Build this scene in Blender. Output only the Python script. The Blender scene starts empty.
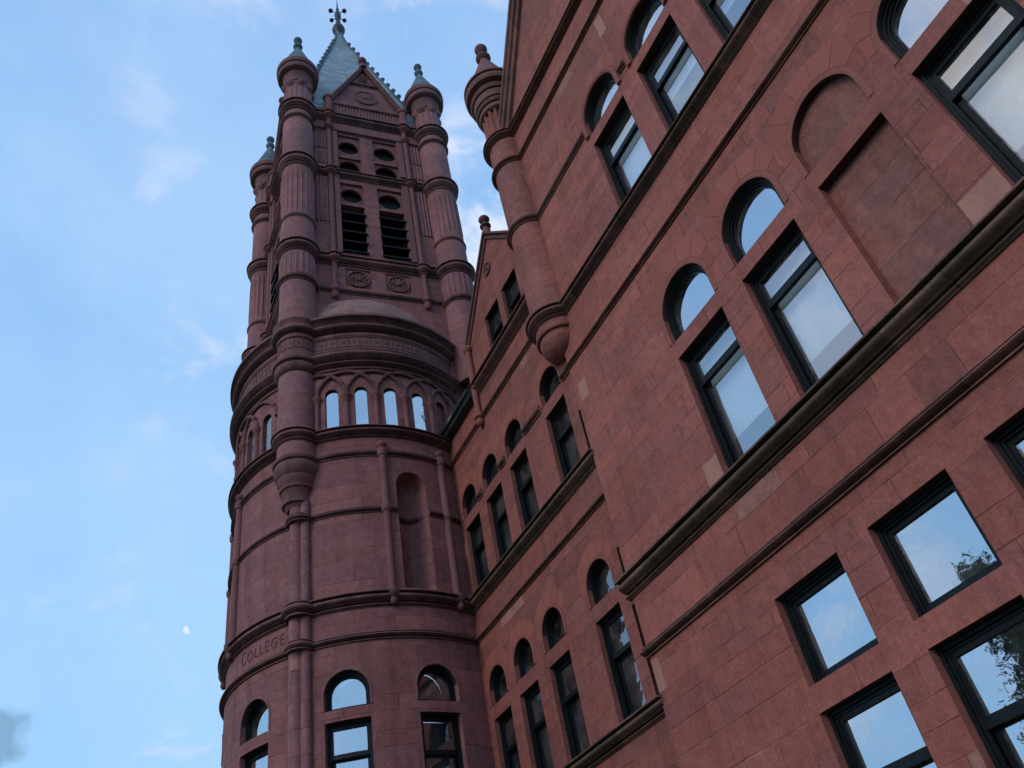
import bpy, bmesh, math, random
from mathutils import Vector, Matrix
random.seed(7)
sc = bpy.context.scene
COL = sc.collection
S = 8.0            # metres per design unit (camera-to-facade distance = 1 unit)
CAMZ = 1.6
pi = math.pi

def W(p):          # design coords (s along the facade, t into it, u up) -> world metres
    return (p[1]*S, p[0]*S, CAMZ + p[2]*S)

# ------------------------------------------------------------------ materials
class NT:
    def __init__(self, name):
        self.m = bpy.data.materials.new(name); self.m.use_nodes = True
        self.t = self.m.node_tree; self.t.nodes.clear()
    def n(self, typ, **kw):
        nd = self.t.nodes.new(typ)
        for k, v in kw.items(): setattr(nd, k, v)
        return nd
    def l(self, a, b): self.t.links.new(a, b)
    def put(self, sock, v):
        if isinstance(v, (int, float, tuple, list)): sock.default_value = v
        else: self.l(v, sock)
    def math(self, op, a, b=0.0, c=0.0, clamp=False):
        nd = self.n('ShaderNodeMath', operation=op, use_clamp=clamp)
        self.put(nd.inputs[0], a); self.put(nd.inputs[1], b); self.put(nd.inputs[2], c)
        return nd.outputs[0]
    def mix(self, f, a, b, blend='MIX'):
        nd = self.n('ShaderNodeMix', data_type='RGBA', blend_type=blend)
        self.put(nd.inputs[0], f)
        self.put(nd.inputs[6], a if not (isinstance(a, tuple) and len(a) == 3) else a+(1,))
        self.put(nd.inputs[7], b if not (isinstance(b, tuple) and len(b) == 3) else b+(1,))
        return nd.outputs[2]
    def ramp(self, f, stops):
        nd = self.n('ShaderNodeMapRange', clamp=True)
        self.put(nd.inputs[0], f)
        nd.inputs[1].default_value, nd.inputs[2].default_value, nd.inputs[3].default_value, nd.inputs[4].default_value = stops
        return nd.outputs[0]
    def noise(self, vec, scale, detail=4, rough=0.55):
        nd = self.n('ShaderNodeTexNoise'); self.put(nd.inputs['Vector'], vec)
        nd.inputs['Scale'].default_value = scale; nd.inputs['Detail'].default_value = detail
        nd.inputs['Roughness'].default_value = rough
        return nd.outputs['Fac']
    def comb(self, x, y, z=0.0):
        nd = self.n('ShaderNodeCombineXYZ'); self.put(nd.inputs[0], x); self.put(nd.inputs[1], y); self.put(nd.inputs[2], z)
        return nd.outputs[0]
    def wn(self, vec):
        nd = self.n('ShaderNodeTexWhiteNoise', noise_dimensions='2D'); self.put(nd.inputs['Vector'], vec)
        return nd
    def out(self, bsdf):
        o = self.n('ShaderNodeOutputMaterial'); self.l(bsdf, o.inputs[0]); return self.m
    def bsdf(self, col, rough=0.8, normal=None, spec=0.3, metal=0.0):
        b = self.n('ShaderNodeBsdfPrincipled'); self.put(b.inputs['Base Color'], col if not (isinstance(col, tuple) and len(col) == 3) else col+(1,))
        self.put(b.inputs['Roughness'], rough); b.inputs['Specular IOR Level'].default_value = spec
        b.inputs['Metallic'].default_value = metal
        if normal is not None: self.l(normal, b.inputs['Normal'])
        return b.outputs[0]
    def bump(self, h, strength, dist=0.02):
        nd = self.n('ShaderNodeBump'); nd.inputs['Strength'].default_value = strength
        nd.inputs['Distance'].default_value = dist; self.l(h, nd.inputs['Height']); return nd.outputs[0]

def ashlar(name, base, h=0.36, wmin=0.55, wvar=0.8, var=0.25, joint=0.45, salmon=0.985, stain=0.5):
    N = NT(name)
    uv = N.n('ShaderNodeUVMap'); sep = N.n('ShaderNodeSeparateXYZ'); N.l(uv.outputs[0], sep.inputs[0])
    u, v = sep.outputs[0], sep.outputs[1]
    geo = N.n('ShaderNodeNewGeometry'); pos = geo.outputs['Position']
    v2 = N.math('ADD', v, N.math('MULTIPLY', N.math('SINE', N.math('MULTIPLY', v, 3.1)), 0.09))
    v2 = N.math('ADD', v2, N.math('MULTIPLY', N.math('SINE', N.math('MULTIPLY', v, 7.7)), 0.035))
    rf = N.math('DIVIDE', v2, h); row = N.math('FLOOR', rf); fr = N.math('FRACT', rf)
    r1 = N.wn(N.comb(row, 3.3)).outputs[0]
    w = N.math('ADD', wmin, N.math('MULTIPLY', r1, wvar))
    xf = N.math('DIVIDE', N.math('ADD', u, N.math('MULTIPLY', r1, 13.7)), w)
    xf = N.math('ADD', xf, N.math('MULTIPLY', N.math('SINE', N.math('MULTIPLY', xf, 2.3)), 0.25))
    col = N.math('FLOOR', xf); fc = N.math('FRACT', xf)
    rb = N.wn(N.comb(N.math('ADD', row, 0.5), N.math('ADD', col, 0.5)))
    rb2 = N.wn(N.comb(N.math('ADD', row, 17.5), N.math('ADD', col, 9.5)))
    dy = N.math('MULTIPLY', N.math('MINIMUM', fr, N.math('SUBTRACT', 1.0, fr)), h)
    dx = N.math('MULTIPLY', N.math('MINIMUM', fc, N.math('SUBTRACT', 1.0, fc)), w)
    wob = N.math('MULTIPLY', N.math('SUBTRACT', N.noise(pos, 9.0, 3), 0.5), 0.006)
    d = N.math('ADD', N.math('MINIMUM', dx, dy), wob)
    j = N.ramp(d, (0.003, 0.012, 1.0, 0.0))
    jm = N.ramp(N.noise(pos, 1.3, 3), (0.36, 0.60, 0.2, 1.0))
    j = N.math('MULTIPLY', j, jm)
    # tone per block
    k = N.math('ADD', 1.0 - var/2, N.math('MULTIPLY', rb.outputs[0], var))
    big = N.ramp(N.noise(pos, 0.55, 5, 0.6), (0.3, 0.7, 0.86, 1.10))
    strv = N.n('ShaderNodeVectorMath', operation='MULTIPLY'); N.l(pos, strv.inputs[0]); strv.inputs[1].default_value = (2.6, 2.6, 0.22)
    streak = N.ramp(N.noise(strv.outputs[0], 1.0, 5, 0.65), (0.5, 0.78, 1.0, 1.0-0.55*stain))
    fine = N.ramp(N.noise(pos, 22.0, 6, 0.7), (0.25, 0.75, 0.82, 1.18))
    spk = N.ramp(N.noise(pos, 120.0, 3, 0.6), (0.3, 0.7, 0.92, 1.08))
    mot = N.ramp(N.noise(pos, 5.5, 7, 0.72), (0.30, 0.70, 0.76, 1.22))
    k = N.math('MULTIPLY', k, mot)
    mul = N.math('MULTIPLY', N.math('MULTIPLY', k, big), N.math('MULTIPLY', streak, N.math('MULTIPLY', fine, spk)))
    hue = N.mix(N.math('MULTIPLY', rb2.outputs[0], 0.8), base, (base[0]*0.86, base[1]*0.95, base[2]*1.12))
    sal = N.math('GREATER_THAN', rb2.outputs[0], salmon)
    hue = N.mix(N.math('MULTIPLY', sal, 0.85), hue, (0.40, 0.18, 0.14))
    hue = N.mix(N.math('MULTIPLY', N.ramp(N.noise(pos, 2.2, 5, 0.65), (0.56, 0.74, 0.0, 0.5)), stain), hue, (0.085, 0.05, 0.045))
    c = N.n('ShaderNodeVectorMath', operation='SCALE'); N.l(hue, c.inputs[0]); N.l(mul, c.inputs['Scale'])
    lightj = N.math('GREATER_THAN', N.noise(pos, 0.9, 2), 0.57)
    jc = N.mix(lightj, (base[0]*0.36, base[1]*0.38, base[2]*0.4), (base[0]*1.25, base[1]*1.6, base[2]*1.6))
    cc = N.mix(N.math('MULTIPLY', j, joint), c.outputs[0], jc)
    hgt = N.math('SUBTRACT', N.math('ADD', N.math('MULTIPLY', N.noise(pos, 30.0, 6, 0.7), 0.5), N.math('MULTIPLY', rb.outputs[0], 0.25)), N.math('MULTIPLY', j, 0.6))
    return N.out(N.bsdf(cc, N.ramp(N.noise(pos, 6.0, 3), (0.3, 0.7, 0.72, 0.9)), N.bump(hgt, 0.9, 0.016), 0.25))

def weathered(name, a, b, green=0.0, lo=0.34, hi=0.66, bump=0.6, joints=0.0, island=0.0, soot_shade=0.0):
    N = NT(name); geo = N.n('ShaderNodeNewGeometry'); pos = geo.outputs['Position']
    strv = N.n('ShaderNodeVectorMath', operation='MULTIPLY'); N.l(pos, strv.inputs[0]); strv.inputs[1].default_value = (3.0, 3.0, 1.0)
    f = N.ramp(N.noise(strv.outputs[0], 1.1, 6, 0.68), (lo, hi, 0.0, 1.0))
    c = N.mix(f, a, b)
    fine = N.ramp(N.noise(pos, 26.0, 6, 0.7), (0.25, 0.75, 0.8, 1.2))
    sv = N.n('ShaderNodeVectorMath', operation='SCALE'); N.l(c, sv.inputs[0]); N.l(fine, sv.inputs['Scale']); c = sv.outputs[0]
    if island:
        s4 = N.n('ShaderNodeVectorMath', operation='SCALE'); N.l(c, s4.inputs[0]); N.l(N.math('ADD', 1.0-island/2, N.math('MULTIPLY', geo.outputs['Random Per Island'], island)), s4.inputs['Scale']); c = s4.outputs[0]
    if joints:
        uvn = N.n('ShaderNodeUVMap'); su = N.n('ShaderNodeSeparateXYZ'); N.l(uvn.outputs[0], su.inputs[0])
        xf = N.math('DIVIDE', su.outputs[0], joints); xf = N.math('ADD', xf, N.math('MULTIPLY', N.math('SINE', N.math('MULTIPLY', xf, 2.1)), .3))
        fx = N.math('FRACT', xf); dj = N.math('MINIMUM', fx, N.math('SUBTRACT', 1.0, fx))
        tone = N.math('MULTIPLY', N.ramp(dj, (.003, .012, .45, 1.0)), N.math('ADD', .8, N.math('MULTIPLY', N.wn(N.comb(N.math('FLOOR', xf), 4.5)).outputs[0], .42)))
        s3 = N.n('ShaderNodeVectorMath', operation='SCALE'); N.l(c, s3.inputs[0]); N.l(tone, s3.inputs['Scale']); c = s3.outputs[0]
    if soot_shade:      # black crust plus painted shade on the sheltered undersides
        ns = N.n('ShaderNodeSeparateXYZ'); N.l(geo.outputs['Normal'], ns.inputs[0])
        fs_ = N.math('MULTIPLY', N.ramp(ns.outputs[2], (-.15, -.75, 0.0, soot_shade)), N.ramp(N.noise(pos, 2.6, 5, .65), (.30, .60, .45, 1.0)))
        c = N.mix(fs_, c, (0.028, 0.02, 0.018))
    if green:
        sn = N.n('ShaderNodeSeparateXYZ'); N.l(geo.outputs['Normal'], sn.inputs[0])
        up = N.math('MULTIPLY', N.ramp(sn.outputs[2], (-0.1, 0.5, 0.0, 1.0)), green)
        c = N.mix(N.math('MULTIPLY', up, N.ramp(N.noise(pos, 4.0, 4), (0.35, 0.6, 0.2, 1.0))), c, (0.055, 0.065, 0.028))
    return N.out(N.bsdf(c, 0.85, N.bump(N.noise(pos, 34.0, 6, 0.7), bump, 0.012), 0.2))

def paint(name, col, rough=0.45, var=0.25, spec=0.45):
    N = NT(name); geo = N.n('ShaderNodeNewGeometry'); pos = geo.outputs['Position']
    f = N.ramp(N.noise(pos, 7.0, 5, 0.65), (0.3, 0.7, 1-var, 1+var))
    sv = N.n('ShaderNodeVectorMath', operation='SCALE'); sv.inputs[0].default_value = col; N.l(f, sv.inputs['Scale'])
    return N.out(N.bsdf(sv.outputs[0], N.ramp(N.noise(pos, 12.0, 3), (0.3, 0.7, rough-0.1, rough+0.15)), N.bump(N.noise(pos, 40.0, 4), 0.2, 0.004), spec))

def glass(name, refl=0.5, tint=(0.95, 0.97, 0.98)):
    N = NT(name); geo = N.n('ShaderNodeNewGeometry'); pos = geo.outputs['Position']
    bm_ = N.bump(N.noise(pos, 1.3, 3), 0.09, 0.05)
    g = N.n('ShaderNodeBsdfGlossy'); g.inputs['Roughness'].default_value = 0.015; g.inputs['Color'].default_value = (0.93, 0.96, 1.0, 1)
    N.l(bm_, g.inputs['Normal'])
    t = N.n('ShaderNodeBsdfTransparent'); t.inputs['Color'].default_value = tint+(1,)
    lw = N.n('ShaderNodeLayerWeight'); lw.inputs['Blend'].default_value = 0.35
    f = N.math('ADD', refl, N.math('MULTIPLY', lw.outputs['Facing'], 0.22), clamp=True)
    mx = N.n('ShaderNodeMixShader'); N.l(f, mx.inputs[0]); N.l(t.outputs[0], mx.inputs[1]); N.l(g.outputs[0], mx.inputs[2])
    df = N.n('ShaderNodeBsdfDiffuse'); df.inputs[0].default_value = (.42, .43, .42, 1); m2 = N.n('ShaderNodeMixShader')
    N.l(N.ramp(N.noise(pos, 1.7, 7, .7), (.40, .72, .015, .16)), m2.inputs[0]); N.l(mx.outputs[0], m2.inputs[1]); N.l(df.outputs[0], m2.inputs[2])
    return N.out(m2.outputs[0])

def slate(name, base):
    N = NT(name); uv = N.n('ShaderNodeUVMap'); sep = N.n('ShaderNodeSeparateXYZ'); N.l(uv.outputs[0], sep.inputs[0])
    geo = N.n('ShaderNodeNewGeometry'); pos = geo.outputs['Position']
    rf = N.math('DIVIDE', sep.outputs[1], 0.30); row = N.math('FLOOR', rf); fr = N.math('FRACT', rf)
    xf = N.math('ADD', N.math('DIVIDE', sep.outputs[0], 0.33), N.math('MULTIPLY', row, 0.5)); col = N.math('FLOOR', xf)
    rb = N.wn(N.comb(N.math('ADD', row, .5), N.math('ADD', col, .5))).outputs[0]
    k = N.math('MULTIPLY', N.math('ADD', 0.78, N.math('MULTIPLY', rb, 0.4)), N.ramp(fr, (0.0, 0.22, 0.55, 1.0)))
    k = N.math('MULTIPLY', k, N.ramp(N.noise(pos, 1.1, 5), (0.3, 0.7, 0.8, 1.15)))
    sv = N.n('ShaderNodeVectorMath', operation='SCALE'); sv.inputs[0].default_value = base; N.l(k, sv.inputs['Scale'])
    return N.out(N.bsdf(sv.outputs[0], 0.6, N.bump(fr, 0.4, 0.02), 0.35))

RED = (0.350, 0.108, 0.077)
M_wall = ashlar('red_sandstone_ashlar', RED)
M_drum = ashlar('tower_sandstone_ashlar', (0.285, 0.108, 0.096), h=0.42, wmin=0.7, wvar=1.1, var=0.26, joint=0.4, salmon=0.993, stain=0.75)
M_turret = ashlar('turret_sandstone', (0.305, 0.128, 0.118), h=0.62, wmin=0.9, wvar=0.9, var=0.2, joint=0.42, salmon=0.992, stain=0.55)
M_pturret = ashlar('pavilion_turret_stone', (0.325, 0.110, 0.082), h=0.5, wmin=0.9, wvar=0.9, var=0.22, joint=0.6, salmon=0.992, stain=0.6)
M_wing = ashlar('wing_sandstone_ashlar', (0.295, 0.092, 0.067))
M_dress = weathered('dressed_red_stone', (0.32, 0.108, 0.085), (0.25, 0.088, 0.072))
M_vous = weathered('voussoir_stone', (RED[0], RED[1], RED[2]), (RED[0]*.84, RED[1]*.86, RED[2]*.9), island=.26)
M_soffit = weathered('shade_dark_soffit_stone', (0.085, 0.04, 0.033), (0.045, 0.025, 0.022))  # near-black shade of window heads and corner slots painted into the stone colour
M_blank = ashlar('shaded_panel_ashlar', (0.27, 0.10, 0.074), h=0.5, wmin=1.6, wvar=.5, salmon=2.0, stain=0.4)
M_trim = weathered('soot_and_shade_moulding', (0.26, 0.105, 0.085), (0.11, 0.06, 0.052), joints=1.25, soot_shade=.45)
M_sill = weathered('mossy_sill_stone', (0.245, 0.128, 0.098), (0.10, 0.064, 0.052), green=0.8, joints=1.4, soot_shade=.4)
M_ttrim = weathered('tower_moulding_stone', (0.225, 0.098, 0.092), (0.10, 0.055, 0.053), lo=.40, hi=.70, joints=0.95, soot_shade=.65)
M_carve = weathered('carved_red_stone', (0.24, 0.108, 0.104), (0.135, 0.07, 0.07), bump=1.0)
M_dress2 = weathered('tower_dressed_stone', (0.245, 0.10, 0.094), (0.18, 0.078, 0.076))
M_pale = weathered('pale_dome_stone', (0.34, 0.19, 0.155), (0.25, 0.125, 0.105))
M_pcarve = weathered('weathered_cap_stone', (0.26, 0.115, 0.10), (0.15, 0.08, 0.075), bump=1.0)
M_salmon = weathered('patched_salmon_stone', (0.45, 0.215, 0.16), (0.37, 0.17, 0.13))
M_frame = paint('dark_window_paint', (0.007, 0.010, 0.013), spec=.25)
M_frame2 = paint('sash_paint', (0.005, 0.007, 0.009), spec=.25)
M_gutter = paint('dark_gutter_metal', (0.025, 0.032, 0.033), 0.4)
M_louv = paint('dark_louvre_wood', (0.012, 0.017, 0.022), 0.6)
M_glass = glass('window_glass', 0.36)
M_low = glass('lower_window_glass', 0.60)
M_dim = glass('shaded_window_glass', 0.20)
M_bright = glass('gallery_glass', 0.62)
M_dark = paint('dark_room', (0.012, 0.013, 0.015), 0.9, 0.3)
M_blind = paint('pale_roller_blind', (0.64, 0.76, 0.82), 0.8, 0.05)
M_slate = slate('blue_green_slate', (0.285, 0.325, 0.352))
M_copper = weathered('weathered_copper', (0.16, 0.205, 0.235), (0.085, 0.12, 0.138))
M_iron = paint('black_iron', (0.012, 0.02, 0.028), 0.5)
M_letter = weathered('incised_letter_shadow', (0.15, 0.062, 0.056), (0.105, 0.046, 0.043))

# ------------------------------------------------------------------ mesh builder
class MB:
    def __init__(self): self.v = []; self.f = []; self.uv = []
    def poly(self, pts, uvs=None):
        i = len(self.v); self.v += [W(p) for p in pts]; self.f.append(list(range(i, i+len(pts))))
        self.uv.append(uvs if uvs else [(p[0]*S, p[2]*S) for p in pts])
    def grid(self, rows, uvrows=None, closed=False):
        for a in range(len(rows)-1):
            r0, r1 = rows[a], rows[a+1]; n = len(r0)
            for b in range(n if closed else n-1):
                c = (b+1) % n
                u = None
                if uvrows: u = [uvrows[a][b], uvrows[a][b+1], uvrows[a+1][b+1], uvrows[a+1][b]]
                self.poly([r0[b], r0[c], r1[c], r1[b]], u)
    def build(self, name, mat, parent=None, smooth=35, weld=True, axis=None):
        me = bpy.data.meshes.new(name); me.from_pydata(self.v, [], self.f)
        l = me.uv_layers.new(name='UVMap'); k = 0
        for uvs in self.uv:
            for q in uvs: l.data[k].uv = q; k += 1
        bm = bmesh.new(); bm.from_mesh(me)
        if weld: bmesh.ops.remove_doubles(bm, verts=bm.verts, dist=0.0008)
        bmesh.ops.recalc_face_normals(bm, faces=bm.faces)
        if axis:
            bm.normal_update()
            for f_ in bm.faces:
                c = f_.calc_center_median(); v = Vector((c.x-axis[0][1]*S, c.y-axis[0][0]*S, 0))
                if abs(v.length-axis[1]*S) < .05 and abs(f_.normal.z) < .1 and f_.normal.dot(v) < 0: f_.normal_flip()
        bm.to_mesh(me); bm.free()
        if smooth:
            me.polygons.foreach_set('use_smooth', [True]*len(me.polygons)); me.set_sharp_from_angle(angle=math.radians(smooth))
        if axis:     # true cylinder normals on a round wall (axis, radius)
            ax, ay = axis[0][1]*S, axis[0][0]*S; nr = []
            for p in me.polygons:
                on = all(abs(math.hypot(me.vertices[i].co.x-ax, me.vertices[i].co.y-ay)-axis[1]*S) < .02 for i in p.vertices)
                for i in p.vertices:
                    c = me.vertices[i].co; v = Vector((c.x-ax, c.y-ay, 0)).normalized() if on else p.normal
                    nr.append(tuple(v))
            me.normals_split_custom_set(nr)
        me.materials.append(mat)
        o = bpy.data.objects.new(name, me); COL.objects.link(o)
        if parent is not None:
            o.parent = parent; o.matrix_parent_inverse = parent.matrix_world.inverted()
        return o

def thing(name, label, cat, at, group=None):
    o = bpy.data.objects.new(name, None); COL.objects.link(o); o.location = W(at); o['label'] = label; o['category'] = cat
    o.matrix_world = Matrix.Translation(W(at))
    if group: o['group'] = group
    return o

# surfaces: map(x, u, d) with x metric along, d inward
class Flat:
    def __init__(self, t0): self.t0 = t0
    def m(self, x, u, d=0.0): return (x, self.t0+d, u)
    def seg(self, w): return 1
class Drum:
    def __init__(self, c, r): self.c = c; self.r = r
    def m(self, x, u, d=0.0):
        a = x/self.r; q = self.r-d
        return (self.c[0]+q*math.cos(a), self.c[1]+q*math.sin(a), u)
    def seg(self, w): return max(1, int(abs(w)/self.r/math.radians(2.2))+1)
    def X(self, deg): return math.radians(deg)*self.r
class Face:
    def __init__(self, A, B, inward):
        self.A = Vector((A[0], A[1])); e = Vector((B[0]-A[0], B[1]-A[1])); self.L = e.length; self.e = e/self.L
        n = Vector((-self.e.y, self.e.x)); self.n = n if n.dot(Vector(inward)-self.A) > 0 else -n
    def m(self, x, u, d=0.0):
        p = self.A+self.e*x+self.n*d; return (p.x, p.y, u)
    def seg(self, w): return 1

def box(mb, sf, x0, x1, u0, u1, d0, d1):
    n = sf.seg(x1-x0); xs = [x0+(x1-x0)*i/n for i in range(n+1)]
    prof = [(d1, u0), (d0, u0), (d0, u1), (d1, u1), (d1, u0)]
    mb.grid([[sf.m(x, u, d) for x in xs] for d, u in prof],
            [[(x*S, u*S+d*S) for x in xs] for d, u in prof])
    for x in (x0, x1):
        mb.poly([sf.m(x, u, d) for d, u in prof[:4]], [(d*S, u*S) for d, u in prof[:4]])

def mould(mb, sf, x0, x1, prof, caps=True, n=None):
    """prof: (out, u) list bottom to top"""
    n = n or sf.seg(x1-x0); xs = [x0+(x1-x0)*i/n for i in range(n+1)]
    mb.grid([[sf.m(x, u, -o) for x in xs] for o, u in prof], [[(x*S, u*S) for x in xs] for o, u in prof])
    if caps:
        for x in (x0, x1): mb.poly([sf.m(x, u, -o) for o, u in prof], [(o*S, u*S) for o, u in prof])

def arc_pts(o0, u0, o1, u1, bulge, n=6):
    out = []
    for i in range(n+1):
        f = i/n; out.append((o0+(o1-o0)*f+bulge*math.sin(pi*f), u0+(u1-u0)*f))
    return out
def P_roll(u0, u1, o):
    h = u1-u0
    return [(-.004, u0), (.3*o, u0), (.3*o, u0+.11*h), (.0, u0+.12*h), (.0, u0+.17*h), (.15*o, u0+.175*h)]+arc_pts(.15*o, u0+.18*h, .35*o, u0+.8*h, .68*o, 8)+[(.05*o, u0+.81*h), (.05*o, u0+.86*h), (.5*o, u0+.865*h), (.5*o, u1-.02*h), (-.004, u1+.1*h)]
def P_corn(u0, u1, o):
    h = u1-u0
    return ([(-.004, u0), (.12*o, u0), (.14*o, u0+.03*h)]+arc_pts(.16*o, u0+.04*h, .20*o, u0+.20*h, .16*o, 6)+[(.10*o, u0+.21*h), (.0, u0+.23*h), (.0, u0+.31*h), (.30*o, u0+.33*h)]
            + arc_pts(.34*o, u0+.36*h, .66*o, u0+.79*h, .30*o, 9)+[(.60*o, u0+.80*h), (.25*o, u0+.81*h), (.25*o, u0+.86*h), (.97*o, u0+.87*h), (o, u0+.89*h), (o, u0+.95*h), (.93*o, u1), (-.004, u1+.10*h)])

class Op:   # opening
    def __init__(s, xc, w, ub, ut, arch=False, depth=.021):
        s.xc, s.w, s.ub, s.ut, s.arch, s.depth = xc, w, ub, ut, arch, depth
        s.x0, s.x1, s.r = xc-w/2, xc+w/2, w/2
        s.us = ut-s.r if arch else ut
    def top(s, x):
        if not s.arch: return s.ut
        q = s.r**2-(x-s.xc)**2
        return s.us+(math.sqrt(q) if q > 0 else 0)
    def loop(s, i=0.0, n=20, nb=1):
        x0, x1, ub = s.x0+i, s.x1-i, s.ub+i
        pts = [(x0+(x1-x0)*k/nb, ub) for k in range(nb+1)]
        if s.arch:
            pts += [(s.xc+(s.r-i)*math.cos(a), s.us+(s.r-i)*math.sin(a)) for a in [pi*k/n for k in range(n+1)]]
        else:
            pts += [(x1-(x1-x0)*k/nb, s.ut-i) for k in range(nb+1)]
        return pts

def wall(mb, sf, x0, x1, u0, u1, ops=(), top=None, extra=()):
    brk = {x0, x1} | set(extra)
    n = sf.seg(x1-x0); reg = [x0+(x1-x0)*i/n for i in range(1, n)]
    for o in ops:
        brk |= {o.x0, o.x1}
        if o.arch:
            for k in range(1, 20): brk.add(o.xc-o.r*math.cos(pi*k/20))
    need = sorted(brk)
    for x in reg:
        if all(abs(x-k) > .003 for k in need): brk.add(x)
    xs = sorted(b for b in brk if x0-1e-9 <= b <= x1+1e-9)
    xs2 = [xs[0]]
    for x in xs[1:]:
        if x-xs2[-1] > 1e-6: xs2.append(x)
    tf = top or (lambda x: u1)
    for a, b in zip(xs2[:-1], xs2[1:]):
        mid = (a+b)/2; lo0 = lo1 = u0
        for o in sorted((o for o in ops if o.x0 < mid < o.x1), key=lambda o: o.ub):
            if o.ub > lo0+1e-6: q(mb, sf, a, b, lo0, lo1, o.ub, o.ub)
            lo0, lo1 = o.top(a), o.top(b)
        q(mb, sf, a, b, lo0, lo1, tf(a), tf(b))
def q(mb, sf, a, b, l0, l1, h0, h1):
    mb.poly([sf.m(a, l0), sf.m(b, l1), sf.m(b, h1), sf.m(a, h0)], [(a*S, l0*S), (b*S, l1*S), (b*S, h1*S), (a*S, h0*S)])

def reveal(mb, sf, o, d0=0.0, d1=None, head=None):
    d1 = o.depth if d1 is None else d1; nb = sf.seg(o.w)*2
    L = o.loop(nb=nb); L = L+[L[0]]
    acc = 0; us = []
    for i, p in enumerate(L):
        if i: acc += math.dist(p, L[i-1])
        us.append(acc)
    for i in range(len(L)-1):
        a, b = L[i], L[i+1]
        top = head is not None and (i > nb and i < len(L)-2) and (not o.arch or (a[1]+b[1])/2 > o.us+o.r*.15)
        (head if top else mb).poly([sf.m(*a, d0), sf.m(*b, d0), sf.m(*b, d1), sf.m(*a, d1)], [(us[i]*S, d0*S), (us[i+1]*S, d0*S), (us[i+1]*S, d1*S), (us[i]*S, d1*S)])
def ring(mb, sf, o, i0, i1, d0, d1, backto=None):
    """front band from inset i0 to i1 at depth d0, then an inner return to d1"""
    nb = sf.seg(o.w)*2
    A, B = o.loop(i0, nb=nb), o.loop(i1, nb=nb); A += [A[0]]; B += [B[0]]
    rows = [[sf.m(x, u, d0) for x, u in A], [sf.m(x, u, d0) for x, u in B], [sf.m(x, u, d1) for x, u in B]]
    mb.grid(rows)
def fill(mb, sf, o, i, d, u0=None, u1=None, tilt=0.0, twist=0.0):
    """glass sheet: fan of vertical strips inside inset loop"""
    x0, x1 = o.x0+i, o.x1-i; ub = (o.ub+i) if u0 is None else u0
    n = 16 if o.arch else max(1, sf.seg(o.w)*2)
    xs = [o.xc-(o.r-i)*math.cos(pi*k/n) for k in range(n+1)] if o.arch else [x0+(x1-x0)*k/n for k in range(n+1)]
    def tp(x):
        if u1 is not None: return u1
        if o.arch: return o.us+math.sqrt(max(0, (o.r-i)**2-(x-o.xc)**2))
        return o.ut-i
    for a, b in zip(xs[:-1], xs[1:]):
        # straight glass: chord across the opening
        def g(x, u):
            if isinstance(sf, Drum):
                p0, p1 = Vector(sf.m(x0, u, d+twist*(x1-x0)/2)), Vector(sf.m(x1, u, d-twist*(x1-x0)/2)); f = (x-x0)/(x1-x0); return tuple(p0.lerp(p1, f))
            return sf.m(x, u, d+tilt*(x-o.xc))
        mb.poly([g(a, ub), g(b, ub), g(b, tp(b)), g(a, tp(a))])

def window(root, sf, o, kind, gl=None, blind=None, rail=0.3, lab=None):
    """frame mesh is the part; sashes, panes, blind and the dark room are its sub-parts"""
    gl = gl or M_glass
    d = o.depth; k = min(1.0, o.w/.152)
    e1, e2, e3 = .006*k, .010*k, .018*k
    mb = MB(); ring(mb, sf, o, 0, e1, d-.006, d-.001); ring(mb, sf, o, e1, e2, d-.001, d+.005)
    fr = mb.build(kind, M_frame, root)
    if lab: fr['label'] = lab
    tl = random.uniform(-.006, .006)
    if kind == 'arched_window' or rail is None:
        mb = MB(); e3 = e3*.84 if o.arch else e3; ring(mb, sf, o, e2, e3, d+.003, d+.008); mb.build('sash', M_frame2, fr)
        mb = MB(); fill(mb, sf, o, e3, d+.007, tilt=tl); mb.build('pane', gl, fr, smooth=0)
        if blind:
            mb = MB(); fill(mb, sf, o, e2, d+.022); mb.build('blind', M_blind, fr, smooth=0)
    else:
        um = o.ut-(o.ut-o.ub)*rail; hr = .011*k
        up = Op(o.xc, o.w-2*e2, um-hr/2, o.ut-e2); lw = Op(o.xc, o.w-2*e2, o.ub+e2, um+hr/2)
        mb = MB(); ring(mb, sf, up, 0, .008*k, d+.001, d+.006)
        box(mb, sf, up.x0, up.x1, um-hr, um+hr*.3, d-.0005, d+.006); mb.build('upper_sash', M_frame2, fr)
        mb = MB(); ring(mb, sf, lw, 0, .010*k, d+.009, d+.015); mb.build('lower_sash', M_frame2, fr)
        mb = MB(); fill(mb, sf, up, .008*k, d+.005, tilt=tl); mb.build('pane', gl, fr, smooth=0)
        mb = MB(); fill(mb, sf, lw, .010*k, d+.014, tilt=tl*.5); mb.build('pane', gl, fr, smooth=0)
        if blind:
            mb = MB(); fill(mb, sf, o, e2, d+.03, u0=o.ut-(o.ut-o.ub)*blind); mb.build('blind', M_blind, fr, smooth=0)
    room(sf, o, d+.001, d+.06, fr)
    return fr

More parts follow.
